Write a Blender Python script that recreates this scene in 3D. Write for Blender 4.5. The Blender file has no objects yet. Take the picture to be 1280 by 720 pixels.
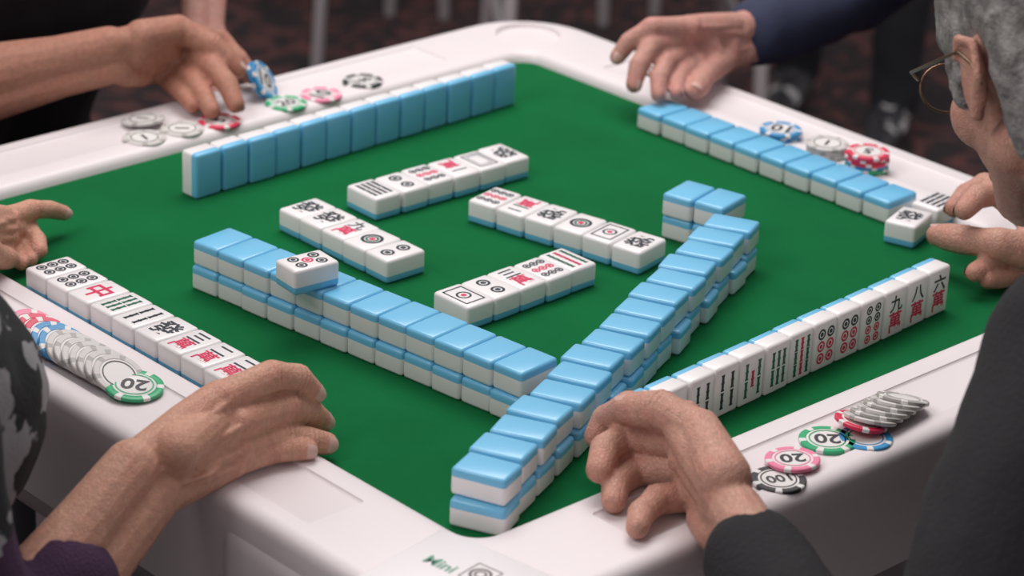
import bpy, bmesh, math, random
import numpy as np
from mathutils import Vector, Matrix, noise
random.seed(4); rng=np.random.RandomState(3)
sc=bpy.context.scene
A=np.array
TZ=0.76            # height of the felt above the floor; everything is modelled with felt at z=0, then lifted
W=.0303; L=.0425; T=.0215    # mahjong tile width / length / thickness (m)
# ---------------------------------------------------------------- camera
C=A([-1.48158,-1.55644,0.92033]); yaw,pit,rol=0.80675,0.41630,0.04337
d=A([math.cos(pit)*math.cos(yaw),math.cos(pit)*math.sin(yaw),-math.sin(pit)])
r0=A([math.sin(yaw),-math.cos(yaw),0]); u0=np.cross(r0,d)
r=r0*math.cos(rol)+u0*math.sin(rol); u=-r0*math.sin(rol)+u0*math.cos(rol)
cd=bpy.data.cameras.new("camera"); cam=bpy.data.objects.new("camera",cd); sc.collection.objects.link(cam)
cam.matrix_world=Matrix(((r[0],u[0],-d[0],C[0]),(r[1],u[1],-d[1],C[1]),(r[2],u[2],-d[2],C[2]+TZ),(0,0,0,1)))
cd.sensor_width=36; cd.lens=95.46; cd.clip_start=.05; cd.clip_end=60
cd.dof.use_dof=True; cd.dof.focus_distance=2.1; cd.dof.aperture_fstop=6.5
sc.camera=cam
# ---------------------------------------------------------------- materials
def mat(name,col,rough=.5,bump=0,bscale=200,var=0,vscale=30,coat=0,sss=0,sheen=0,metal=0,col2=None,spec=.5,lo=.35,hi=.65,bd=.002):
    m=bpy.data.materials.new(name); m.use_nodes=True; nt=m.node_tree; b=nt.nodes["Principled BSDF"]
    b.inputs["Base Color"].default_value=(*col,1); b.inputs["Roughness"].default_value=rough
    b.inputs["Metallic"].default_value=metal; b.inputs["Specular IOR Level"].default_value=spec
    b.inputs["Coat Weight"].default_value=coat; b.inputs["Coat Roughness"].default_value=.15
    b.inputs["Sheen Weight"].default_value=sheen
    if sss:
        b.inputs["Subsurface Weight"].default_value=sss; b.inputs["Subsurface Radius"].default_value=(1,.35,.2); b.inputs["Subsurface Scale"].default_value=.005
    tc=nt.nodes.new("ShaderNodeTexCoord")
    if var or col2:
        n=nt.nodes.new("ShaderNodeTexNoise"); n.inputs["Scale"].default_value=vscale; n.inputs["Detail"].default_value=4
        nt.links.new(tc.outputs["Object"],n.inputs["Vector"])
        mx=nt.nodes.new("ShaderNodeMix"); mx.data_type='RGBA'
        c2=col2 if col2 else tuple(c*(1-var) for c in col)
        mx.inputs[6].default_value=(*col,1); mx.inputs[7].default_value=(*c2,1)
        mr=nt.nodes.new("ShaderNodeMapRange"); mr.inputs[1].default_value=lo; mr.inputs[2].default_value=hi
        nt.links.new(n.outputs["Fac"],mr.inputs[0]); nt.links.new(mr.outputs[0],mx.inputs[0]); nt.links.new(mx.outputs[2],b.inputs["Base Color"])
    if bump:
        n=nt.nodes.new("ShaderNodeTexNoise"); n.inputs["Scale"].default_value=bscale; n.inputs["Detail"].default_value=5
        nt.links.new(tc.outputs["Object"],n.inputs["Vector"])
        bp=nt.nodes.new("ShaderNodeBump"); bp.inputs["Strength"].default_value=bump; bp.inputs["Distance"].default_value=bd
        nt.links.new(n.outputs["Fac"],bp.inputs["Height"]); nt.links.new(bp.outputs[0],b.inputs["Normal"])
    return m
def skin_mat(name,c1,c2,rough=.53,wr=.8):
    m=mat(name,c1,rough,sss=.10,spec=.40); nt=m.node_tree; b=nt.nodes["Principled BSDF"]; nn=nt.nodes.new; lk=nt.links.new
    tc=nn("ShaderNodeTexCoord"); at=nn("ShaderNodeAttribute"); at.attribute_name="blush"
    def nz(s,dt=5):
        n=nn("ShaderNodeTexNoise"); n.inputs["Scale"].default_value=s; n.inputs["Detail"].default_value=dt; lk(tc.outputs["Object"],n.inputs["Vector"]); return n
    n=nz(60); ad=nn("ShaderNodeMath"); ad.operation='MULTIPLY_ADD'; ad.inputs[1].default_value=1.4; lk(n.outputs["Fac"],ad.inputs[0])
    sb=nn("ShaderNodeMath"); sb.operation='SUBTRACT'; sb.inputs[1].default_value=.6; lk(at.outputs["Fac"],sb.inputs[0]); lk(sb.outputs[0],ad.inputs[2])
    mx=nn("ShaderNodeMix"); mx.data_type='RGBA'; mx.clamp_factor=True; mx.inputs[6].default_value=(*c1,1); mx.inputs[7].default_value=(*c2,1); lk(ad.outputs[0],mx.inputs[0])
    # fine skin cells: small creases between them
    v=nn("ShaderNodeTexVoronoi"); v.feature='DISTANCE_TO_EDGE'; v.inputs["Scale"].default_value=330; lk(tc.outputs["Object"],v.inputs["Vector"])
    mr=nn("ShaderNodeMapRange"); mr.inputs[1].default_value=0; mr.inputs[2].default_value=.14; lk(v.outputs["Distance"],mr.inputs[0])
    sp=nz(210,3); m2=nn("ShaderNodeMapRange"); m2.inputs[1].default_value=.30; m2.inputs[2].default_value=.62; m2.inputs[3].default_value=.86; m2.inputs[4].default_value=1.03; lk(sp.outputs["Fac"],m2.inputs[0])
    vm=nn("ShaderNodeVectorMath"); vm.operation='SCALE'; lk(mx.outputs[2],vm.inputs[0]); lk(m2.outputs[0],vm.inputs["Scale"]); lk(vm.outputs[0],b.inputs["Base Color"])
    n2=nz(150,6); a2=nn("ShaderNodeMath"); a2.operation='MULTIPLY_ADD'; a2.inputs[1].default_value=.45; lk(mr.outputs[0],a2.inputs[0]); lk(n2.outputs["Fac"],a2.inputs[2])
    n3=nz(48,3); b0=nn("ShaderNodeBump"); b0.inputs["Strength"].default_value=.36*wr; b0.inputs["Distance"].default_value=.006; lk(n3.outputs["Fac"],b0.inputs["Height"])
    bp=nn("ShaderNodeBump"); bp.inputs["Strength"].default_value=.70*wr; bp.inputs["Distance"].default_value=.0012
    lk(a2.outputs[0],bp.inputs["Height"]); lk(b0.outputs[0],bp.inputs["Normal"]); lk(bp.outputs[0],b.inputs["Normal"])
    return m
M_white=mat("tile_ivory",(.82,.80,.80),.30,coat=.25)
M_blue=mat("tile_blue_back",(.155,.50,.76),.32,coat=.22)
M_ink=mat("ink_dark",(.012,.02,.03),.5)
M_red=mat("ink_red",(.62,.015,.09),.5)
M_green=mat("ink_green",(.01,.13,.07),.5)
TM=[M_white,M_blue,M_ink,M_red,M_green]
M_felt=mat("green_felt",(.002,.130,.036),.95,bump=.35,bscale=900,col2=(.0015,.112,.031),vscale=9,sheen=.02,spec=.10)
M_frame=mat("frame_plastic",(.77,.715,.725),.42,bump=.06,bscale=1500,var=.04,vscale=5)
M_frame2=mat("underframe_grey",(.40,.37,.39),.5)  # even darker grey for the under-table box, legs and feet
# ---------------------------------------------------------------- mesh helpers
class MB:
    def __init__(s): s.v=[];s.f=[];s.m=[]
    def add(s,v,f,m,Mx=None):
        v=np.asarray(v,float)
        if Mx is not None: v=v@Mx[:3,:3].T+Mx[:3,3]
        o=len(s.v); s.v+=v.tolist(); s.f+=[[i+o for i in q] for q in f]
        s.m+=(m if isinstance(m,list) else [m]*len(f))
    def build(s,name,mats,parent=None,smooth=True,angle=.6):
        me=bpy.data.meshes.new(name); me.from_pydata(s.v,[],s.f)
        for x in mats: me.materials.append(x)
        me.polygons.foreach_set("material_index",s.m); me.update()
        if smooth:
            me.polygons.foreach_set("use_smooth",[True]*len(s.f)); me.set_sharp_from_angle(angle=angle)
        o=bpy.data.objects.new(name,me); sc.collection.objects.link(o)
        if parent: o.parent=parent
        return o
def empty(name,loc=(0,0,0)):
    o=bpy.data.objects.new(name,None); sc.collection.objects.link(o); o.location=loc; o.empty_display_size=.05; return o
def bm_arrays(bm):
    bm.verts.ensure_lookup_table(); bm.verts.index_update()
    return np.array([v.co[:] for v in bm.verts]),[[v.index for v in f.verts] for f in bm.faces]
def frameM(o,x,y,z):
    Mx=np.eye(4); Mx[:3,0]=x;Mx[:3,1]=y;Mx[:3,2]=z;Mx[:3,3]=o; return Mx
def nrm(a): a=np.asarray(a,float); return a/(np.linalg.norm(a)+1e-12)
def rbox(sx,sy,sz,bev,seg=2):
    bm=bmesh.new(); bmesh.ops.create_cube(bm,size=1); bmesh.ops.scale(bm,vec=(sx,sy,sz),verts=bm.verts)
    bmesh.ops.bevel(bm,geom=bm.edges[:],offset=bev,segments=seg,profile=.5,affect='EDGES')
    a=bm_arrays(bm); bm.free(); return a
def tile_template():
    bm=bmesh.new(); bmesh.ops.create_cube(bm,size=1); bmesh.ops.scale(bm,vec=(W-.0007,L,T),verts=bm.verts)
    bmesh.ops.bevel(bm,geom=bm.edges[:],offset=.0030,segments=3,profile=.5,affect='EDGES')
    zc=-T/2+.0068
    bmesh.ops.bisect_plane(bm,geom=bm.verts[:]+bm.edges[:]+bm.faces[:],plane_co=(0,0,zc),plane_no=(0,0,1))
    v,f=bm_arrays(bm); m=[1 if np.mean([v[i][2] for i in q])<zc else 0 for q in f]; bm.free(); return v,f,m
TV,TF,TMI=tile_template()
# glyphs ---------------------------------------------------------
def disc(cx,cy,R,n=20): 
    a=np.linspace(0,2*math.pi,n,endpoint=False); return np.c_[cx+R*np.cos(a),cy+R*np.sin(a)],[list(range(n))]
def ring(cx,cy,R0,R1,n=20):
    a=np.linspace(0,2*math.pi,n,endpoint=False)
    v=np.r_[np.c_[cx+R0*np.cos(a),cy+R0*np.sin(a)],np.c_[cx+R1*np.cos(a),cy+R1*np.sin(a)]]
    return v,[[i,(i+1)%n,n+(i+1)%n,n+i][::-1] for i in range(n)]
def rect(cx,cy,w,h): return np.array([[cx-w/2,cy-h/2],[cx+w/2,cy-h/2],[cx+w/2,cy+h/2],[cx-w/2,cy+h/2]]),[[0,1,2,3]]
_tc={}
def text(ch):
    if ch in _tc: return _tc[ch]
    cu=bpy.data.curves.new("t",'FONT'); cu.body=ch; cu.resolution_u=3; cu.offset=.022; ob=bpy.data.objects.new("t",cu); sc.collection.objects.link(ob)
    bpy.context.view_layer.update(); dg=bpy.context.evaluated_depsgraph_get()
    me=bpy.data.meshes.new_from_object(ob.evaluated_get(dg))
    v=np.array([x.co[:2] for x in me.vertices]) if len(me.vertices) else np.zeros((0,2)); f=[list(p.vertices) for p in me.polygons]
    bpy.data.objects.remove(ob); bpy.data.meshes.remove(me)
    if len(v): 
        lo,hi=v.min(0),v.max(0); v=(v-(lo+hi)/2)/max(hi-lo)
    _tc[ch]=(v,f); return _tc[ch]
def tx(ch,cx,cy,s,sx=1): 
    v,f=text(ch); return (v*[s*sx,s]+[cx,cy] if len(v) else v),f
DOTP={1:[(0,0)],2:[(0,9),(0,-9)],3:[(-6,10),(0,0),(6,-10)],4:[(-6,8),(6,8),(-6,-8),(6,-8)],5:[(-6.5,10),(6.5,10),(-6.5,-10),(6.5,-10),(0,0)],
6:[(-6,11),(6,11),(-6,0),(6,0),(-6,-11),(6,-11)],7:[(-7,12),(0,9),(7,6),(-6,-3),(6,-3),(-6,-12),(6,-12)],8:[(x,y) for y in(13.5,4.5,-4.5,-13.5) for x in(-6,6)],
9:[(x,y) for y in(11.5,0,-11.5) for x in(-8.4,0,8.4)]}
def glyph(k):
    o=[]
    if k[0]=='p':
        n=int(k[1]); R={1:10.5,2:6.5,3:4.8,4:5,5:5.2,6:5.0,7:3.6,8:4.1,9:4.1}[n]
        for i,(x,y) in enumerate(DOTP[n]):
            c=2
            if n==1: 
                o+=[(ring(0,0,7.4,10.5,28),2),(ring(0,0,4.2,6.4,24),4),(disc(0,0,3),3)]; continue
            if n in(5,3) and (x,y)==(0,0): c=3
            if n==9 and y==0: c=3
            if n in(6,7,8) and y<=0: c=3 if k[-1]=='r' else 2
            o+=[(ring(x,y,R*.62,R),c),(disc(x,y,R*.42,12),c)]
    elif k[0]=='s':
        n=int(k[1]); 
        P={1:[(0,0)],2:[(0,8),(0,-8)],3:[(0,8),(-6,-8),(6,-8)],4:[(-6,8),(6,8),(-6,-8),(6,-8)],5:[(-8,8),(8,8),(-8,-8),(8,-8),(0,0)],
           6:[(x,y) for y in(8,-8) for x in(-7,0,7)],7:[(0,12)]+[(x,y) for y in(1,-11) for x in(-7,0,7)],8:[(x,y) for y in(8,-8) for x in(-9,-3,3,9)],9:[(x,y) for y in(11.5,0,-11.5) for x in(-8,0,8)]}[n]
        h=14 if n<7 else (10 if n!=8 else 14)
        for x,y in P:
            c=3 if (x==0 and n in(5,9,7)) else (2 if n in (8,4,2) else 4)
            o+=[(rect(x,y+h*.24,3.0,h*.44),c),(rect(x,y-h*.24,3.0,h*.44),c),(rect(x,y,4.2,1.5),c),(rect(x,y+h*.47,4.2,1.5),c),(rect(x,y-h*.47,4.2,1.5),c)]
    elif k[0]=='m':
        o+=[(tx("一二三四五六七八九"[int(k[1])-1],0,9,16,1.1),2),(tx("萬",0,-8,19),3)]
    elif k in 'BK':
        o+=[(rect(0,15,22,1.7),2),(rect(0,-15,22,1.7),2),(rect(-10.4,0,1.6,30),2),(rect(10.4,0,1.6,30),2)]
        o+=[(rect(0,11,15,1),2),(rect(0,-11,15,1),2),(rect(-7,0,1,22),2),(rect(7,0,1,22),2)] if k=='B' else [(ring(0,0,5,7),2),(disc(0,0,2.6),3)]
    elif k=='_': pass
    else: o+=[(tx(k[0],0,0,27,.92),3 if k[0]=='中' else 2)]
    return o
def add_tile(mb,o,x,y,z,g=None):
    Mx=frameM(o,x,y,z); mb.add(TV,TF,TMI,Mx)
    if g:
        for (v,f),m in glyph(g):
            if len(v)==0: continue
            mb.add(np.c_[v*.001*.95,np.full(len(v),T/2+.00012)],f,m,Mx)
UP=np.array([0,0,1.])
def rot2(v,a): return np.array([v[0]*math.cos(a)-v[1]*math.sin(a),v[0]*math.sin(a)+v[1]*math.cos(a),0])
def row(name,p0,p1,n,side,mode,glyphs=None,layers=1,up=None,jit=1.,low=(0,0)):
    p0=np.array([*p0[:2],0.]);p1=np.array([*p1[:2],0.]); e=(p1-p0)/n; ed=nrm(e); pd=rot2(ed,math.pi/2)*side
    mb=MB()
    for l in range(layers):
        for i in range(n):
            a=rng.uniform(-.02,.02)*jit; off=pd*rng.uniform(-.0012,.0012)*jit+ed*rng.uniform(-.0004,.0004)
            if layers==2 and l==0: off=off+ed*low[0]+pd*low[1]
            E=rot2(ed,a);Pn=rot2(pd,a)
            g=glyphs[i%len(glyphs)] if glyphs else None
            if mode=='down':
                add_tile(mb,p0+e*(i+.5)+pd*L/2+off+UP*(T/2+l*T),E,np.cross(-UP,E),-UP)
            elif mode=='up':
                c=p0+e*(i+.5)+pd*L/2+off+UP*(T/2+l*T)
                yv=Pn*(up or 1); add_tile(mb,c,np.cross(yv,UP),yv,UP,g)
            else:
                zv=-Pn if mode=='stand_out' else Pn
                add_tile(mb,p0+e*(i+.5)+pd*T/2+off+UP*(L/2),np.cross(UP,zv),UP,zv,g)
    return mb.build(name,TM)
# ---------------------------------------------------------------- table
def contour(h,rad,n=8):
    pts=[]
    for cx,cy,a0 in((1,1,0),(-1,1,90),(-1,-1,180),(1,-1,270)):
        for i in range(n+1):
            a=math.radians(a0+90*i/n); pts.append((cx*(h-rad)+rad*math.cos(a),cy*(h-rad)+rad*math.sin(a)))
    return pts
table=empty("mahjong_table")
mb=MB(); rings=[]
prof=[(.40,.05,-.10),(.452,.07,-.10),(.458,.078,-.096),(.462,.082,-.02),(.464,.084,0),(.4625,.083,.006),(.458,.08,.0098),(.452,.076,.011),(.385,.03,.011),(.3745,.026,.0105),(.370,.024,.0085),(.367,.022,.004),(.3655,.022,-.004),(.3655,.022,-.02)]
N=36
for h,rad,z in prof: rings.append([(x,y,z) for x,y in contour(h,rad)])
V=[p for rg in rings for p in rg]; F=[]
for k in range(len(rings)):
    k2=(k+1)%len(rings)
    for i in range(N): F.append([k*N+i,k2*N+i,k2*N+(i+1)%N,k*N+(i+1)%N][::-1])
mb.add(V,F,0)
fr=mb.build("frame",[M_frame,M_frame2],table)
bmx=bmesh.new(); bmx.from_mesh(fr.data); bmesh.ops.recalc_face_normals(bmx,faces=bmx.faces); bmx.to_mesh(fr.data); bmx.free()
cut=MB()
for k in range(4):
    a=k*math.pi/2; Rz=np.eye(4); Rz[:2,:2]=[[math.cos(a),-math.sin(a)],[math.sin(a),math.cos(a)]]
    v,f=rbox(.56,.052,.008,.0035,3); v=v+[.0,-.417,.0130]; cut.add(v,f,0,Rz)
    bm=bmesh.new(); bmesh.ops.create_cone(bm,cap_ends=True,segments=40,radius1=.033,radius2=.037,depth=.012,matrix=Matrix.Translation((.403,.403,.0125)) ) 
    v,f=bm_arrays(bm); bm.free(); cut.add(v,f,0,Rz)
cut=cut.build("tmpcut",[],None,False)
md=fr.modifiers.new("b","BOOLEAN"); md.operation='DIFFERENCE'; md.object=cut; md.solver='EXACT'
bpy.context.view_layer.update(); dg=bpy.context.evaluated_depsgraph_get()
nm=bpy.data.meshes.new_from_object(fr.evaluated_get(dg)); fr.modifiers.clear(); fr.data=nm
nm.polygons.foreach_set("use_smooth",[True]*len(nm.polygons)); nm.set_sharp_from_angle(angle=.7)
bpy.data.objects.remove(cut)
mb=MB(); mb.add([(x,y,0) for x,y in contour(.3665,.022)],[list(range(N))],0); mb.build("felt",[M_felt],table,False)
mb=MB()
for sx in(1,-1):
    for sy in(1,-1):
        v,f=rbox(.265,.265,.155,.02,4); mb.add(v+[sx*.333,sy*.333,-.0825],f,0)
v,f=rbox(.80,.80,.12,.02,3); mb.add(v+[0,0,-.12],f,1)
for sx in(1,-1):
    for sy in(1,-1):
        v,f=rbox(.05,.05,.62,.006); mb.add(v+[sx*.27,sy*.27,-.45],f,1)
        v,f=rbox(.07,.07,.02,.006); mb.add(v+[sx*.27,sy*.27,-.75],f,1)
mb.build("underframe",[M_frame,M_frame2],table)
# ---------------------------------------------------------------- tiles (positions in metres on the felt)
X=np.array([1.,0,0]);Y=np.array([0,1.,0])
row("mahjong_tile_wall",(-.252,.109),(-.211,-.245),12,1,'down',layers=2,low=(0,-.002))
mb=MB(); yy=rot2(X,-.10); add_tile(mb,A([-.234,-.019,2.5*T]),np.cross(yy,UP),yy,UP,'p5'); mb.build("mahjong_tile",TM)
row("mahjong_tile_wall",(-.354,-.323),(.141,-.109),16,-1,'down',layers=2,jit=2.2,low=(-.005,.003))
row("mahjong_tile_wall",(.136,-.052),(.150,-.113),2,1,'down',layers=2)
row("mahjong_tile_rack_row",(-.135,.261),(.266,.273),13,1,'stand_back',['p1'])
row("mahjong_tile_row",(.315,.155),(.322,-.158),10,1,'down')
mb=MB()
for (x,y,g,an) in((.311,-.189,'發',.3),(.362,-.180,'s8',.1)):
    yy=rot2(X,an); add_tile(mb,A([x,y,T/2]),np.cross(yy,UP),yy,UP,g)
mb.build("mahjong_tile_row",TM)
f0=A([-.122,-.333,0]);f1=A([.216,-.311,0]); f0=f0-nrm(f1-f0)*W*2
row("mahjong_tile_rack_row",f0,f1,13,1,'stand_out',['p2','s2','s4','s4','s5','s6','s9','p6r','p6r','p8r','m9','m8','m6'],jit=.5)
xr=-.343+L/2
row("mahjong_tile_row",(xr-L,.187),(xr-L,.187-11*W),11,1,'up',['p6','p6','中','s6','s4','發','m3','m2','m2','p9','p9'],up=1,jit=.4)
row("mahjong_tile_row",(-.040,.125),(.143,.121),6,1,'up',['s8','p2','p9','m1','B','發'],up=-1)
row("mahjong_tile_row",(-.120,.163),(-.120,.015),5,1,'up',['發','發','m9','p1','p2'],up=1)
row("mahjong_tile_row",(.025,.078),(.062,-.102),6,1,'up',['p9','m2','發','p1','K','發'],up=-1)
g0=A([-.100,-.096,0]);g1=A([.018,-.093,0]); g0=g0-nrm(g1-g0)*W
row("mahjong_tile_row",g0,g1,5,1,'up',['K','p2','m3','p9','s9'],up=1)
# ---------------------------------------------------------------- chips
cc={'w':(.60,.58,.56),'b':(.03,.27,.55),'g':(.02,.38,.16),'r':(.68,.03,.09),'p':(.80,.22,.36),'k':(.03,.03,.035),'y':(.38,.37,.35)}
CMK=list(cc); CM=[mat("chip_"+k,c,.4) for k,c in cc.items()]; CM.append(mat("chip_face",(.75,.74,.72),.4)); FACE=len(CM)-1
CR=.0203; CT=.0034
def chip(mb,c,n=(0,0,1),col='w',label=None,ang=0,R=CR):
    n=nrm(n); xa=nrm(np.cross([0.3,1,.1],n)); ya=np.cross(n,xa)
    xb=xa*math.cos(ang)+ya*math.sin(ang); yb=np.cross(n,xb); Mx=frameM(np.asarray(c,float),xb,yb,n); ci=CMK.index(col)
    S=48; a=np.linspace(0,2*math.pi,S,endpoint=False); pr=[(0,-CT/2),(R*.96,-CT/2),(R,-CT/2+.0006),(R,CT/2-.0006),(R*.96,CT/2),(R*.76,CT/2),(R*.74,CT/2-.0003),(0,CT/2-.0003)]
    V=[];F=[]
    for rr,z in pr: V+=[(max(rr,1e-5)*math.cos(t),max(rr,1e-5)*math.sin(t),z) for t in a]
    ms=[]
    for k in range(len(pr)-1):
        for i in range(S):
            F.append([k*S+i,k*S+(i+1)%S,(k+1)*S+(i+1)%S,(k+1)*S+i])
            spot=(i%8)<2 and 1<=k<=4
            ms.append(FACE if (k>=6 or (spot and col!='w')) else (CMK.index('y') if (spot and col=='w') else ci))
    mb.add(V,F,ms,Mx)
    v,f=ring(0,0,R*.61,R*.66,32); mb.add(np.c_[v,np.full(len(v),CT/2)],f,ci if col!='w' else CMK.index('k'),Mx)
    if label:
        v,f=text(label); v=v*R*(.66 if len(label)<2 else .92)
        mb.add(np.c_[v,np.full(len(v),CT/2)],f,CMK.index('k'),Mx)
def chipobj(name,lst):
    mb=MB()
    for a in lst: chip(mb,*a)
    return mb.build(name,CM)
tz=.0090+CT/2
def P(x,y,k=0): return A([x,y,tz+k*CT])
VU=(0,0,1)
chipobj("poker_chip",[(P(.168,.392),VU,'k','100',.3)])
chipobj("poker_chip",[(P(.110,.386),VU,'p','10',.6)])
chipobj("poker_chip",[(P(.067,.387),VU,'g','20',.2)])
chipobj("poker_chip",[(P(-.014,.386),VU,'r','5',.4)])
chipobj("poker_chip",[(P(-.055,.390),VU,'w','1',1.2)])
chipobj("poker_chip_stack",[(P(-.097,.392),VU,'w','1',.1),(P(-.074,.426,1),(0,.12,1),'w','1',.7)])
for x,y,k,col,lab in((.391,.035,3,'b','10'),(.390,-.025,4,'w','1'),(.391,-.072,6,'r','5')):
    chipobj("poker_chip_stack",[((x+rng.uniform(-.0015,.0015),y+rng.uniform(-.0015,.0015),.009+CT*(i+.5)),VU,col if (col!='r' or i>k-4) else ('b' if i==2 else 'g'),lab if i==k-1 else None,rng.uniform(0,6)*(i<k-1)+2.3) for i in range(k)])
g=P(-.414,-.036); 
lst=[(g+[0,0,CT],(0,-.10,1),'g','20',2.6,CR*1.1)]
for i,c in enumerate('wwwwwwwbbrrp'):
    lst.append(((g[0]-.003-.0004*i,g[1]+.016+.0098*i,.0180+ .0005*(i%2)),(0.05,-.46,.88),c,None,i*.3))
chipobj("poker_chip_fan",lst)
chipobj("poker_chip",[(P(-.138,-.440),VU,'k','100',3.0)])
chipobj("poker_chip",[(P(-.111,-.429,1),(0,.06,1),'p','20',2.8)])
chipobj("poker_chip",[(P(-.062,-.420),VU,'g','20',2.7,CR*1.05)])
q=P(-.029,-.424,2); lst=[(P(-.037,-.436),VU,'b',None,0),(q,(.2,-.02,1),'r',None,1)]
for i in range(6):
    lst.append(((q[0]+.008+.0088*i,q[1]+.001*i-.002,q[2]+.001+.0002*i),(.30,.12,.95),'y' if i%2 else 'w',None,i))
chipobj("poker_chip_fan",lst)
# wrapped card box at the near corner
a=A([-.394,-.364,0]);b=A([-.380,-.456,0]); ex=nrm(b-a); ey=A([ex[1],-ex[0],0])
if ey[0]>0: ey=-ey
mb=MB(); v,f=rbox(.098,.094,.0165,.0018); cen=a+ex*.049+ey*.047; cen[2]=.0195
xv,yv=ex,-ey
Mx=frameM(cen,xv,yv,UP) if np.cross(xv,yv)[2]>0 else frameM(cen,-xv,yv,UP)
mb.add(v,f,0,Mx)
def dec(vf,m,z=.0084): mb.add(np.c_[vf[0]*.001,np.full(len(vf[0]),z)],vf[1],m,Mx)
for (rc,m) in ((rect(10,26,20,1),1),(rect(10,4,20,1),1),(rect(0,15,1,22),1),(rect(20,15,1,22),1),(ring(10,15,6,8),1),(ring(10,15,3,4.6),1)): dec(rc,m)
dec(tx("Mini",-18,8,24),2)
mb.build("mahjong_card_box",[mat("wrapped_card",(.84,.81,.82),.3,coat=.5,bump=.12,bscale=60),mat("box_print",(.10,.07,.07),.4),mat("box_print_green",(.1,.3,.2),.4)])
# ---------------------------------------------------------------- organic bodies
def capsule(a,ra,b,rb,S=14,K=5):
    a=np.asarray(a,float);b=np.asarray(b,float); z=nrm(b-a) if np.linalg.norm(b-a)>1e-6 else UP
    x=nrm(np.cross(z,[.3,.9,.31])) ; y=np.cross(z,x); V=[];rings=[]
    for k in range(K+1):
        t=-math.pi/2+math.pi/2*k/K; rings.append((a+z*ra*math.sin(t),max(ra*math.cos(t),ra*.02)))
    for k in range(K+1):
        t=math.pi/2*k/K; rings.append((b+z*rb*math.sin(t),max(rb*math.cos(t),rb*.02)))
    for c,rr in rings:
        for i in range(S):
            p=2*math.pi*i/S; V.append(c+x*rr*math.cos(p)+y*rr*math.sin(p))
    F=[]
    for k in range(len(rings)-1):
        for i in range(S): F.append([k*S+i,k*S+(i+1)%S,(k+1)*S+(i+1)%S,(k+1)*S+i])
    F.append(list(range(S))[::-1]); F.append([(len(rings)-1)*S+i for i in range(S)])
    return np.array(V),F
def ellips(c,rad):
    V,F=capsule((0,0,0),1,(0,0,1e-5),1,20,8); return V*np.array(rad)+np.asarray(c,float),F
class Body:
    def __init__(s): s.mb=MB(); s.c=[]
    def cone(s,a,ra,b,rb,tag=0):
        v,f=capsule(a,ra,b,rb); s.mb.add(v,f,0); s.c.append((np.asarray(a,float),ra,np.asarray(b,float),rb,tag))
    def ell(s,c,rad,tag=0):
        v,f=ellips(c,rad); s.mb.add(v,f,0); s.c.append((np.asarray(c,float),float(np.mean(rad)),np.asarray(c,float)+1e-5,float(np.mean(rad)),tag))
    def path(s,pts,rad,tag=0):
        for i in range(len(pts)-1): s.cone(pts[i],rad[i],pts[i+1],rad[i+1],tag)
    def build(s,name,mats,voxel,parent=None,it=6,blush=None,fold=0,fs=12,Mx=None,crease=None):
        if Mx is not None:
            v=np.array(s.mb.v)@Mx[:3,:3].T+Mx[:3,3]; s.mb.v=v.tolist()
            s.c=[(Mx[:3,:3]@a+Mx[:3,3],ra,Mx[:3,:3]@b+Mx[:3,3],rb,t) for a,ra,b,rb,t in s.c]
        o=s.mb.build(name+"_src",[],None,False)
        m=o.modifiers.new("r","REMESH"); m.mode='VOXEL'; m.voxel_size=voxel
        m=o.modifiers.new("s","SMOOTH"); m.factor=.5; m.iterations=it
        bpy.context.view_layer.update(); dg=bpy.context.evaluated_depsgraph_get()
        me=bpy.data.meshes.new_from_object(o.evaluated_get(dg)); me.name=name; bpy.data.objects.remove(o)
        n=len(me.vertices); co=np.empty(n*3); me.vertices.foreach_get("co",co); co=co.reshape(-1,3)
        no=np.empty(n*3); me.vertices.foreach_get("normal",no); no=no.reshape(-1,3)
        if fold:
            dsp=np.array([noise.noise(Vector(p*fs))+.5*noise.noise(Vector(p*fs*2.3)) for p in co])
            co=co+no*dsp[:,None]*fold; me.vertices.foreach_set("co",co.ravel())
        if crease:
            dsp=np.zeros(n)
            for p,ax,dn,rad,amp in crease:
                q=co-p; s_=q@ax; lat=np.linalg.norm(q-s_[:,None]*ax,axis=1); dm=np.clip((no@dn-.1)/.6,0,1)
                dsp-=amp*np.cos(2*math.pi*s_/.0042)*np.exp(-(s_/.0052)**2)*(lat<rad*1.6)*dm
            co=co+no*dsp[:,None]; me.vertices.foreach_set("co",co.ravel())
        if blush is not None:
            bl=np.zeros(n)
            for p,rad,st in blush: bl=np.maximum(bl,st*np.exp(-((co-np.asarray(p))**2).sum(1)/rad**2))
            at=me.attributes.new("blush",'FLOAT','POINT'); at.data.foreach_set("value",bl)
        for x in mats: me.materials.append(x)
        if len(mats)>1:
            nf=len(me.polygons); ce=np.empty(nf*3); me.polygons.foreach_get("center",ce); ce=ce.reshape(-1,3)
            best=np.full(nf,1e9); tag=np.zeros(nf,int)
            for a,ra,b,rb,t in s.c:
                ab=b-a; q=np.clip(((ce-a)@ab)/(ab@ab+1e-12),0,1); dd=np.linalg.norm(ce-(a+q[:,None]*ab),axis=1)-(ra+(rb-ra)*q)
                k=dd<best; best[k]=dd[k]; tag[k]=t
            me.polygons.foreach_set("material_index",tag.tolist())
        me.polygons.foreach_set("use_smooth",[True]*len(me.polygons)); me.update()
        o=bpy.data.objects.new(name,me); sc.collection.objects.link(o)
        if parent: o.parent=parent
        return o
FR={'i':(10.2,9.2,8.2,7.0),'m':(10.4,9.5,8.4,7.2),'r':(10,8.9,7.9,6.8),'l':(9.2,8.0,7.1,6.2)}
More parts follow.
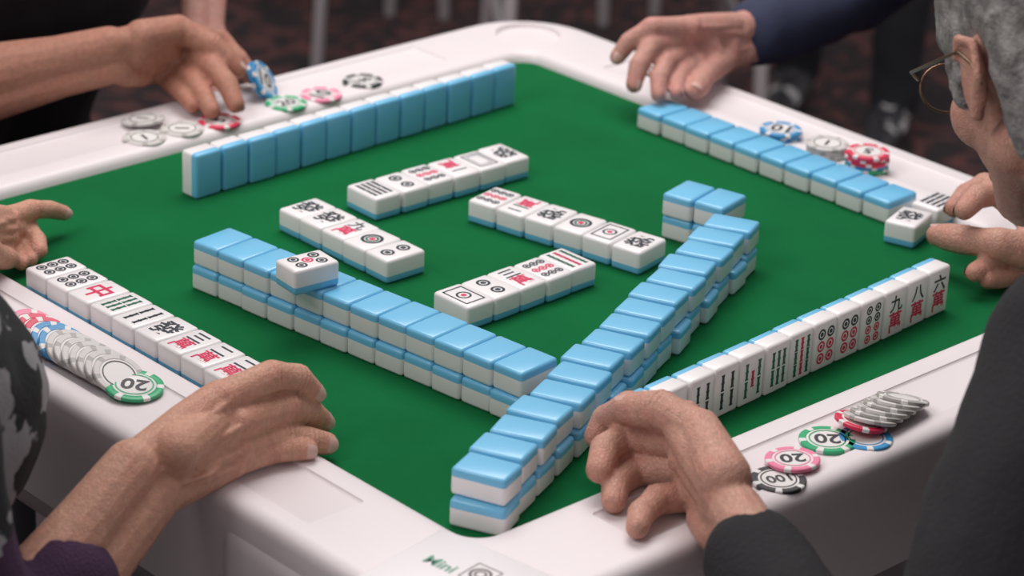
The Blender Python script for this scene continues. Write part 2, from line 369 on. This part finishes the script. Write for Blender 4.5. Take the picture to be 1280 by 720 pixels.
def hand(name,skin,nailm,parent,pts,elbow,sc_=1.,ref=UP,tendon=1.,vox=.0016,rs=1.0,cov=None,ws=1.0,shift=(0,0,0),nails='imrlt',vein=False):
    """pts (mm): wrist, index/middle/ring/little x (MCP,PIP,DIP,TIP), thumb CMC,MCP,IP,TIP"""
    q=[A([float(c) for c in s.split(',')])/1000+A(shift)/1000 for s in pts.split()]
    Wp=q[0]; J={k:q[1+4*i:5+4*i] for i,k in enumerate('imrl')}; tp=q[17:21]; B=Body()
    mid=(J['m'][0]+J['r'][0])/2; f=nrm(mid-Wp); n=nrm(np.cross(J['i'][0]-Wp,J['l'][0]-Wp)); 
    if n@np.asarray(ref)<0: n=-n
    ac=nrm(J['i'][0]-J['l'][0]); ac=nrm(ac-f*(ac@f)); side=np.cross(f,n)
    R=.001*sc_*rs; blush=[]; cr=[]
    keys=['i','m','r','l']; offs={'i':.0145,'m':.005,'r':-.005,'l':-.0145}
    base={k:Wp+ac*offs[k]*sc_+f*.008 for k in keys}
    for k in keys:
        p=J[k]; rr=[q*R for q in FR[k]]
        B.cone(base[k],12.5*R,base[k]*.45+p[0]*.55-n*.002,12*R); B.cone(base[k]*.45+p[0]*.55-n*.002,12*R,p[0]-n*.0015,10.6*R)
        B.ell(p[0]+n*.0034,(9.2*R,)*3)
        mp=(p[0]+p[1])/2; B.cone(p[0],rr[0],mp,rr[0]*.92); B.cone(mp,rr[0]*.92,p[1],rr[1]*1.03)
        mp=(p[1]+p[2])/2; B.cone(p[1],rr[1]*1.03,mp,rr[1]*.91); B.cone(mp,rr[1]*.91,p[2],rr[2]*1.02); B.cone(p[2],rr[2]*1.02,p[3],rr[3])
        blush+=[(p[3],.010,.6),(p[1],.010,.4),(p[0]+n*.01,.011,.3),(p[2],.007,.3)]
        for j,am in ((1,.0008),(2,.0005)):
            ax=nrm(p[j+1]-p[j-1]); cr.append((p[j],ax,nrm(np.cross(side,ax)),rr[j],am))
        cr.append((p[0],nrm(p[1]-base[k]),n,rr[0],.0003))
        if tendon: B.path([base[k]+n*.0095*R*1000,(base[k]+p[0])/2+n*.0104*R*1000,p[0]+n*.0098*R*1000],[.0022*tendon,.0026*tendon,.0030*tendon])
    if vein:
        M2=lambda a,b,t: a*(1-t)+b*t
        h=n*.0116*R*1000
        for a,b,c in ((M2(base['m'],J['m'][0],.15),M2(base['r'],J['r'][0],.5),M2(J['r'][0],J['l'][0],.5)-f*.008),(M2(base['r'],J['r'][0],.5),M2(base['m'],J['m'][0],.75),M2(J['i'][0],J['m'][0],.5)-f*.008),(M2(base['i'],J['i'][0],.2),M2(base['i'],J['i'][0],.55)+ac*.004,M2(base['m'],J['m'][0],.75))):
            B.path([a+h,b+h,c+h*.93],[.0017,.0018,.0015])
    for k1,k2 in (('i','m'),('m','r'),('r','l')):
        a=(base[k1]+base[k2])/2; b=(J[k1][0]+J[k2][0])/2-f*.006-n*.001
        B.cone(a,12*R,b,10*R)
    B.cone(tp[0],14*R,tp[1],11.5*R); B.cone(tp[1],11.5*R,(tp[1]+tp[2])/2,9.8*R); B.cone((tp[1]+tp[2])/2,9.8*R,tp[2],10.4*R)
    B.cone(tp[2],10.4*R,(tp[2]*.4+tp[3]*.6),9.8*R);B.cone((tp[2]*.4+tp[3]*.6),9.8*R,tp[3],8.0*R)
    B.cone(tp[0],14*R,Wp+f*.02,14*R); B.cone(tp[0]*.5+tp[1]*.5,11*R,base['i']*.4+J['i'][0]*.6-n*.004,9.5*R)
    B.cone((tp[0]+tp[1])/2,10*R,J['m'][0]-n*.008-f*.02,9*R)
    B.cone(base['l']+f*.01-n*.008,12*R,base['l']*.5+J['l'][0]*.5-n*.008,11*R)
    blush+=[(tp[3],.012,.6),(tp[2],.011,.3)]
    tax=nrm(tp[3]-tp[1]); tdn=nrm(n*.5+ac*.9); tdn=nrm(tdn-tax*(tdn@tax)); cr.append((tp[2],tax,tdn,10*R,.0007))
    E=np.asarray(elbow); fa=nrm(E-Wp); ac2=nrm(ac-fa*(ac@fa)); wr=sc_*(1+(rs-1)*.4)*ws
    prof=[(0,.0105,.0158),(.05,.0105,.0175),(.14,.010,.027),(np.linalg.norm(E-Wp),.004,.034)]
    if cov is not None: prof=[(0,.0105,.0158),(cov+.025,.0100,.0175)] if cov<.06 else [(0,.0105,.0158),(.05,.0105,.0175),(cov+.02,.010,.021)]
    for sg in (1,-1):
        for (l0,o0,r_0),(l1,o1,r_1) in zip(prof[:-1],prof[1:]):
            B.cone(Wp+fa*l0+ac2*o0*sg*wr,r_0*wr,Wp+fa*l1+ac2*o1*sg*wr,r_1*wr)
    B.ell(Wp+fa*.012-ac2*.017*wr+n*.008,(.0085,)*3)
    if tendon: 
        for q in (-.6,.5): B.path([Wp+ac*q*.012+n*.0125*R*1000,(Wp+mid)/2+ac*q*.02+n*.0130*R*1000,mid+ac*q*.016+n*.006-f*.01],[.0016,.0018,.0012])
    B.build(name,[skin],vox,parent,it=int(round(4*(.0016/vox))),blush=blush,crease=cr)
    nb=MB()
    def nail(a,b,rr,dn):
        ax=nrm(b-a); dn=nrm(dn-ax*(dn@ax)); sd=np.cross(dn,ax); V=[];F=[];U=8;Vn=8
        for i in range(Vn+1):
            for j in range(U+1):
                s_=-1+2*j/U; t_=i/Vn
                wd=.78*(1-.25*(abs(2*t_-1)**4)); ang=s_*wd; ln=(t_-.5)*rr*1.7
                V.append(b+ax*(ln+ -abs(s_)**2*rr*.18*(1 if t_>.5 else -1))+dn*(math.cos(ang)*rr*.99+.0001-max(0,t_-.6)*rr*.35)+sd*math.sin(ang)*rr*.99)
        for i in range(Vn):
            for j in range(U): F.append([i*(U+1)+j,i*(U+1)+j+1,(i+1)*(U+1)+j+1,(i+1)*(U+1)+j])
        nb.add(V,F,0)
    for k in keys:
        if k in nails:
            p=J[k]; a=nrm(p[3]-p[2]); nail(p[2],p[3]-a*.001,FR[k][3]*R,np.cross(side,a))
    if 't' in nails:
        a=nrm(tp[3]-tp[2]); nail(tp[2],tp[3]-a*.001,8.0*R,nrm(n*.5+ac*.9))
    if nb.v: nb.build(name+"_nails",[nailm],parent)
    return Wp
NAIL=mat("nail",(.60,.38,.32),.35,coat=.15)
SK1=skin_mat("skin_tan",(.58,.315,.22),(.60,.26,.195)); SK2=skin_mat("skin_brown",(.44,.21,.145),(.48,.18,.13)); SK3=skin_mat("skin_pink",(.55,.29,.235),(.60,.23,.20)); SK4=skin_mat("skin_aged",(.54,.30,.225),(.56,.23,.18),wr=1.0)
def head(name,parent,pos,fwd,skin,hairm,up=UP,long=0,side_hair=0):
    y=nrm(fwd); x=nrm(np.cross(y,up)); z=np.cross(x,y); Mx=frameM(np.asarray(pos,float),x,y,z)
    B=Body()
    B.ell((0,-.015,.045),(.077,.098,.085)); B.ell((0,.035,-.01),(.060,.058,.085))
    for s in(1,-1):
        B.cone((s*.047,0,-.050),.022,(s*.012,.068,-.086),.017); B.ell((s*.040,.055,-.022),(.024,.024,.026))
        B.cone((s*.036,.078,.030),.009,(s*.008,.090,.028),.008)
        B.ell((s*.011,.101,-.030),(.0085,.010,.0075))
        B.ell((s*.079,-.006,.0),(.005,.016,.028)); B.path([(s*.083,-.018,.024),(s*.085,.0,.029),(s*.083,.010,.016)],[.0035,.0035,.003]); B.path([(s*.083,-.018,.024),(s*.085,-.022,.0),(s*.080,-.007,-.026)],[.0035,.0035,.005])
    B.cone((0,.090,.015),.007,(0,.108,-.022),.010); B.cone((-.020,.086,-.056),.006,(.020,.086,-.056),.006); B.cone((-.017,.085,-.066),.007,(.017,.085,-.066),.007)
    B.ell((0,.074,-.089),(.022,.018,.018)); B.cone((0,-.02,-.05),.052,(0,-.060,-.15),.055)
    B.build(name,[skin],.0025,parent,it=3,blush=[(Mx[:3,:3]@np.array(q)+Mx[:3,3],.025,.4) for q in((.08,0,0),(-.08,0,0),(.045,.06,-.03),(-.045,.06,-.03),(0,.11,-.02))],Mx=Mx)
    H=Body(); H.ell((0,-.026,.056),(.083,.098,.086)); 
    for s in(1,-1):
        H.cone((s*.055,-.04,.03),.030,(s*.050,-.06,-.03-long),.026); H.cone((s*.066,.02,.035),.014,(s*.073,.016,.002),.008); H.cone((s*.056,.030,.062),.024,(s*.066,.034,.030),.012)
        if side_hair: H.cone((s*.045,.055,.068),.022,(s*.060,.048,.034),.014); H.cone((s*.062,.04,.034),.013,(s*.070,.024,-.012),.009); H.cone((s*.062,-.045,.01),.024,(s*.056,-.05,-.045),.022)
    H.cone((0,-.085,.03),.035,(0,-.075,-.045-long),.028)
    H.build("hair",[hairm],.003,parent,it=3,fold=.0018,fs=75,Mx=Mx)
    e=MB()
    for s in(1,-1):
        v,f=ellips((s*.031,.073,.011),(.0125,)*3); e.add(v,f,0,Mx); v,f=ellips((s*.031,.0825,.010),(.0055,.0045,.0055)); e.add(v,f,1,Mx)
    e.build("eyes",[mat("eye_white",(.7,.68,.66),.2),mat("iris",(.03,.015,.01),.15)],parent)
    return Mx
def legs(B,pel,dirf,kneed=.42,t=0,shoe=1,kz=-.245,spread=.12):
    f=nrm(dirf); s=np.array([f[1],-f[0],0])
    for q in(1,-1):
        h=pel+s*.085*q; kn=pel+f*kneed+s*spread*q; kn[2]=kz; an=kn+f*.02; an[2]=-.66
        B.path([h,kn],[.088,.062],t); B.path([kn,an],[.062,.045],t)
        B.path([an+np.array([0,0,-.03]),an+f*.05+[0,0,-.062],an+f*.15+[0,0,-.068]],[.042,.036,.030],shoe)
def chair(name,pos,fwd,fabric,metal,seat=-.29):
    ch=empty(name); f=nrm(fwd); s=np.array([f[1],-f[0],0]); Mx=frameM(np.array([pos[0],pos[1],0.]),s,f,UP)
    mb=MB(); v,f_=rbox(.43,.42,.06,.02,3); mb.add(v+[0,0,seat-.03],f_,0,Mx); v,f_=rbox(.40,.045,.36,.018,3); mb.add(v+[0,-.225,seat+.33],f_,0,Mx)
    mb.build("cushions",[fabric],ch)
    mb=MB()
    for q in(1,-1):
        for a,b in(((q*.20,.19,seat-.05),(q*.21,.20,-.755)),((q*.20,-.20,seat-.05),(q*.21,-.25,-.755)),((q*.19,-.21,seat-.05),(q*.18,-.245,seat+.5)),((q*.20,.19,seat-.2),(q*.20,-.21,seat-.2))):
            v,f_=capsule(a,.011,b,.011,10,3); mb.add(v,f_,0,Mx)
    mb.build("legs_and_frame",[metal],ch); return ch
M_chairf=mat("chair_fabric",(.03,.012,.016),.8); M_chairm=mat("chair_metal",(.50,.47,.48),.35,metal=.3)
M_black=mat("cloth_black",(.010,.010,.012),.9,bump=.5,bscale=260); M_trou=mat("trousers_dark",(.014,.015,.02),.9,bump=.3,bscale=200); M_shoe=mat("shoe",(.02,.02,.022),.5)
M_camo=mat("cloth_camo",(.012,.014,.016),.9,bump=.4,bscale=300,col2=(.28,.28,.29),vscale=22,lo=.525,hi=.54)
M_purple=mat("knit_purple",(.055,.022,.06),.95,bump=1,bscale=500); M_dark=mat("cloth_charcoal",(.012,.011,.016),.95,bump=.4,bscale=200); M_navy=mat("cloth_navy",(.022,.028,.065),.85,bump=.4,bscale=250)
M_hairg=mat("hair_grey",(.28,.27,.26),.55,bump=1,bscale=300,col2=(.12,.11,.105),vscale=90); M_hairk=mat("hair_black",(.012,.01,.01),.5,bump=1,bscale=300)
def torso(B,pel,chest,neck,shl,shr,t=0):
    s=nrm(shr-shl); 
    B.cone(pel-s*.06,.125,pel+s*.06,.125,t); w=(pel+chest)/2
    B.cone(pel-s*.05,.12,w-s*.05,.11,t);B.cone(pel+s*.05,.12,w+s*.05,.11,t)
    B.cone(w-s*.05,.11,chest-s*.075,.115,t);B.cone(w+s*.05,.11,chest+s*.075,.115,t); B.cone(chest-s*.075,.115,chest+s*.075,.115,t)
    B.cone(chest-s*.06,.11,neck-s*.02-[0,0,.04],.07,t);B.cone(chest+s*.06,.11,neck+s*.02-[0,0,.04],.07,t)
    B.path([neck-[0,0,.03],shl],[.055,.062],t);B.path([neck-[0,0,.03],shr],[.055,.062],t)
    B.cone(shl,.062,chest-s*.09,.10,t);B.cone(shr,.062,chest+s*.09,.10,t); B.cone(neck-[0,0,.03],.062,neck+[0,0,.0],.062,t)
def cuff(B,w,e,dist,rad,tag=0):
    fa=nrm(e-w); B.cone(w+fa*(dist+.002),rad+.001,w+fa*(dist+.016),rad+.001,tag); return w+fa*(dist+.012)
# --- player at the left edge -----------------------------------------------------------
p1=empty("seated_player"); e=A([-.68,-.235,-.045])
w=hand("right_hand",SK1,NAIL,p1,"-522,-198,37 -439,-176,66 -392,-175,69 -368,-174,60 -355,-176,45 -434,-186,49 -384,-180,43 -358,-175,30 -343,-172,16 -437,-189,31 -392,-188,25 -372,-193,18 -359,-197,13 -444,-191,22 -409,-192,21 -394,-198,20 -382,-204,18 -498,-203,55 -454,-184,54 -421,-173,48 -396,-165,40",e,1.04,ref=(-.2,-.3,1),tendon=.8,rs=1.22,vox=.0012,cov=.085,ws=1.12)
e2=A([-.63,.36,.0])
w2=hand("left_hand",SK1,NAIL,p1,"-410,196,60 -345,241,43 -309,260,35 -287,265,28 -271,267,20 -347,237,36 -313,261,18 -320,235,18 -328,219,16 -352,234,30 -324,257,12 -330,233,12 -338,218,11 -358,232,25 -337,249,10 -342,231,11 -348,217,10 -419,171,65 -392,193,41 -372,208,25 -355,221,15",e2,.92,ref=(-.3,-.3,1),tendon=.6,rs=1.05,cov=.04)
B=Body(); pel=A([-.84,-.02,-.17]);ch=A([-.662,-.023,.10]);nk=A([-.70,-.02,.32]);sl=A([-.69,.16,.25]);sr=A([-.72,-.20,.25])
torso(B,pel,ch,nk,sl,sr,0); B.path([sl,e2,cuff(B,w2,e2,.04,.033)],[.062,.05,.034],0)
B.path([sr,sr*.4+e*.6],[.060,.048],0);B.path([sr*.4+e*.6,e,cuff(B,w,e,.09,.036,1)],[.046,.044,.036],1); legs(B,pel,X,t=2,shoe=3)
B.build("clothes",[M_camo,M_purple,M_trou,M_shoe],.006,p1,it=4,fold=.004,fs=14)
head("head",p1,(-.68,0,.46),(.9,0,-.35),SK1,M_hairk,long=.05)
chair("dining_chair",(-.90,0),X,M_chairf,M_chairm)
# --- player at the far left -----------------------------------------------------------
p2=empty("seated_player"); e=A([-.27,.60,.015])
w=hand("right_hand",SK2,NAIL,p2,"-48,500,50 44,507,51 86,508,34 91,486,20 96,475,6 40,510,36 39,459,32 35,431,23 30,412,9 31,514,24 24,468,18 16,442,11 10,423,4 20,522,14 15,485,8 10,464,6 5,447,3 -23,488,66 24,494,63 46,471,48 62,452,26",e,1.04,ref=(-.2,-.2,1),tendon=.8,vox=.002,rs=1.18,shift=(-30,-32,18))
chb=A([.066,.420,.026]); mb=MB(); chip(mb,chb,(.50,-.70,.55),'b','10',.3); chip(mb,chb+A([-.003,.003,-.001]),(.50,-.70,.55),'b',None,.9); mb.build("poker_chip_stack",CM)
el=A([.290,.810,.138])
hand("left_hand",SK3,NAIL,p2,"154,639,-9 107,597,-64 118,612,-103 124,621,-125 129,627,-141 119,596,-69 132,613,-111 140,625,-134 145,632,-151 133,601,-74 146,618,-111 153,628,-134 157,634,-150 141,598,-69 150,610,-100 156,618,-117 159,621,-133 140,638,-34 111,615,-57 115,625,-88 126,636,-107",el,.95,ref=(-.5,-.6,.1),tendon=0,vox=.0025)
B=Body(); pel=A([-.05,.86,-.17]);ch=A([-.05,.70,.12]);nk=A([-.05,.68,.34]);sl=A([.15,.72,.27]);sr=A([-.24,.70,.27])
torso(B,pel,ch,nk,sl,sr,0); B.path([sr,sr*.45+e*.55],[.062,.055],0); B.path([sl,sl*.3+el*.7],[.062,.055],0); legs(B,pel,-Y,t=1,shoe=2)
B.cone(sr,.05,e,.036,3);B.cone(sl,.05,el,.036,3)
B.build("clothes",[M_dark,M_trou,M_shoe,SK2],.006,p2,it=5,fold=.004,fs=12)
head("head",p2,(-.05,.64,.48),(0,-.9,-.35),SK2,M_hairk)
chair("dining_chair",(-.05,.92),-Y,M_chairf,M_chairm)
# --- player at the far right -----------------------------------------------------------
p3=empty("seated_player"); e=A([.744,.241,.044])
w=hand("right_hand",SK3,NAIL,p3,"495,188,45 412,184,76 368,192,82 350,204,68 339,208,53 411,190,63 362,185,67 338,178,53 327,172,37 413,187,50 370,172,51 348,159,43 337,148,32 417,177,40 384,163,39 367,152,36 355,141,32 467,183,33 425,165,33 396,148,31 374,135,31",e,1.0,ref=(-.1,-.1,1),tendon=.7,vox=.002,rs=1.15,cov=.03)
B=Body(); pel=A([.98,-.16,-.17]);ch=A([.86,-.16,.12]);nk=A([.82,-.15,.34]);sl=A([.83,-.34,.27]);sr=A([.82,.05,.27])
torso(B,pel,ch,nk,sl,sr,0); B.path([sr,e,cuff(B,w,e,.03,.036)],[.062,.052,.038],0); el=A([.68,-.42,.05]); wl=A([.50,-.38,.05]); B.path([sl,el,wl+A([.06,-.01,0])],[.06,.05,.036],0); legs(B,pel,-X,t=1,shoe=2)
hand("left_hand",SK3,NAIL,p3,"530,-380,40 445,-352,42 402,-340,38 378,-336,30 362,-334,24 445,-370,42 398,-362,38 372,-358,30 356,-356,24 448,-388,38 405,-384,34 380,-380,28 364,-378,24 455,-404,34 420,-402,30 400,-399,27 386,-397,24 505,-360,32 465,-335,28 435,-320,25 412,-312,22",el,.95,rs=1.1,vox=.0025,tendon=.6,cov=.02)
B.build("clothes",[M_navy,M_trou,M_shoe],.006,p3,it=5,fold=.005,fs=12)
head("head",p3,(.76,-.15,.48),(-.9,0.1,-.35),SK3,M_hairk)
chair("dining_chair",(1.04,-.16),-X,M_chairf,M_chairm)
# --- elderly player at the right -----------------------------------------------------------
p4=empty("seated_player"); e=A([-.345,-.73,-.02])
w=hand("left_hand",SK4,NAIL,p4,"-245,-496,36 -214,-410,72 -215,-360,61 -214,-338,43 -222,-337,32 -207,-409,52 -214,-360,38 -240,-364,38 -258,-376,32 -205,-414,32 -219,-376,20 -248,-384,21 -263,-397,18 -211,-431,20 -244,-421,23 -266,-427,22 -280,-437,20 -241,-478,64 -219,-433,74 -220,-396,76 -227,-370,68",e,1.12,ref=(-.2,-.3,1),tendon=1.1,rs=1.2,vox=.0012,cov=.025,nails='t',vein=True)
e2=A([.46,-.56,.02])
w2=hand("right_hand",SK4,NAIL,p4,"324,-362,35 351,-275,53 362,-229,51 335,-230,49 317,-232,42 361,-279,39 320,-273,69 289,-275,73 269,-278,67 352,-295,24 306,-301,25 277,-303,22 257,-305,22 343,-312,15 306,-315,12 284,-313,12 266,-312,15 322,-331,29 281,-309,43 278,-275,36 276,-248,32",e2,1.05,ref=(-.2,-.3,1),tendon=.8,rs=1.2,cov=.04)
B=Body(); pel=A([.06,-.86,-.17]);ch=A([.06,-.70,.06]);nk=A([.07,-.60,.20]);sl=A([-.108,-.655,.186]);sr=A([.25,-.63,.16])
torso(B,pel,ch,nk,sl,sr,0); B.path([sl,e,cuff(B,w,e,.035,.036)],[.062,.044,.038],0); B.path([sr,e2,cuff(B,w2,e2,.04,.036)],[.066,.052,.038],0); legs(B,pel,Y,t=1,shoe=2)
B.build("clothes",[M_black,M_trou,M_shoe],.006,p4,it=5,fold=.004,fs=12)
HM=head("head",p4,(.053,-.511,.303),(.34,.82,-.42),SK4,M_hairg,side_hair=1)
chair("dining_chair",(.06,-.92),Y,M_chairf,M_chairm)
mb=MB()
def tube(pts,rad,m=0):
    for i in range(len(pts)-1): v,f=capsule(pts[i],rad,pts[i+1],rad,8,2); mb.add(v,f,m,HM)
for s in(1,-1):
    tube([(s*.036+.025*math.cos(t),.110+.004*math.cos(t)*s*-1,.002+.018*math.sin(t)) for t in np.linspace(0,2*math.pi,25)],.0010)
    tube([(s*.061,.108,.010),(s*.081,.08,.014),(s*.086,.0,.02),(s*.085,-.015,.01),(s*.083,-.022,-.005)],.0012)
tube([(-.010,.114,.010),(0,.117,.012),(.010,.114,.010)],.001)
mb.build("glasses",[mat("glasses_metal",(.16,.10,.06),.35,metal=.7)],p4)
# --- background bystander + chairs ---------------------------------------------------------
ps=empty("standing_bystander"); b0=A([2.21,1.312,-.76]); f=nrm(A([-.9,-.5,0])); s=A([f[1],-f[0],0]); B=Body()
pel=b0+A([0,0,.92])+s*.09
for q,oo in((1,0),(-1,.12)):
    an=b0+s*(.09+.10*q)+f*oo+A([0,0,.08]); kn=an*.5+(pel+s*.09*q)*.5+f*.03; B.path([pel+s*.08*q,kn,an],[.088,.06,.045],1); B.path([an+A([0,0,-.03]),an+f*.08+[0,0,-.042],an+f*.17+[0,0,-.047]],[.04,.034,.028],2)
ch=pel+A([0,0,.36]); nk=pel+A([0,0,.58]); sl=nk-s*.19-[0,0,.06]; sr=nk+s*.19-[0,0,.06]; torso(B,pel,ch,nk,sr,sl,0)
for q in(sl,sr): B.path([q,q+[0,0,-.28],q+f*.05+[0,0,-.5]],[.06,.048,.038],0); B.path([q+f*.05+[0,0,-.5],q+f*.07+[0,0,-.60]],[.026,.022],3)
B.build("clothes",[M_dark,M_trou,mat("sneaker",(.03,.03,.035),.5,col2=(.6,.6,.6),vscale=25,lo=.57,hi=.60),SK3],.01,ps,it=4,fold=.004)
head("head",ps,nk+A([0,0,.15])+f*.03,f,SK3,M_hairk)
for (x,y,an) in((1.675,2.37,.3),(2.18,2.34,.8),(2.40,2.30,.5),(1.62,1.45,.9)):
    chair("banquet_chair",(x,y),(math.cos(an),math.sin(an),0),M_chairf,M_chairm)
# ---------------------------------------------------------------- light / world / floor
def area(name,loc,tgt,size,e,col=(1,1,1)):
    ld=bpy.data.lights.new(name,'AREA'); ld.size=size; ld.energy=e; ld.color=col
    o=bpy.data.objects.new(name,ld); sc.collection.objects.link(o); o.location=loc
    o.rotation_euler=(Vector(tgt)-Vector(loc)).to_track_quat('-Z','Y').to_euler(); return o
area("ceiling_light",(.5,.6,2.0),(0,0,0),1.4,42,(1,.955,.94))
area("ceiling_light",(-1.8,.3,1.9),(0,0,0),1.2,26,(1,.95,.94))
w=bpy.data.worlds.new("w"); sc.world=w; w.use_nodes=True; w.node_tree.nodes["Background"].inputs[0].default_value=(.88,.81,.83,1); w.node_tree.nodes["Background"].inputs[1].default_value=.42
sc.view_settings.view_transform='Standard'
# patterned carpet: dark ground with curling rust-red motifs
M_carpet=mat("carpet",(.024,.018,.020),1,bump=.5,bscale=300,col2=(.125,.045,.043),vscale=9,lo=.50,hi=.57)
nt=M_carpet.node_tree; nz=[n for n in nt.nodes if n.bl_idname=="ShaderNodeTexNoise"][0]; nz.inputs["Distortion"].default_value=2.4; nz.inputs["Detail"].default_value=1.0
mb=MB(); mb.add([(-5,-5,-TZ),(9,-5,-TZ),(9,9,-TZ),(-5,9,-TZ)],[[0,1,2,3]],0); mb.build("floor",[M_carpet],None,False)
for o in sc.objects:
    if o.parent is None and o.type!='CAMERA': o.location.z+=TZ
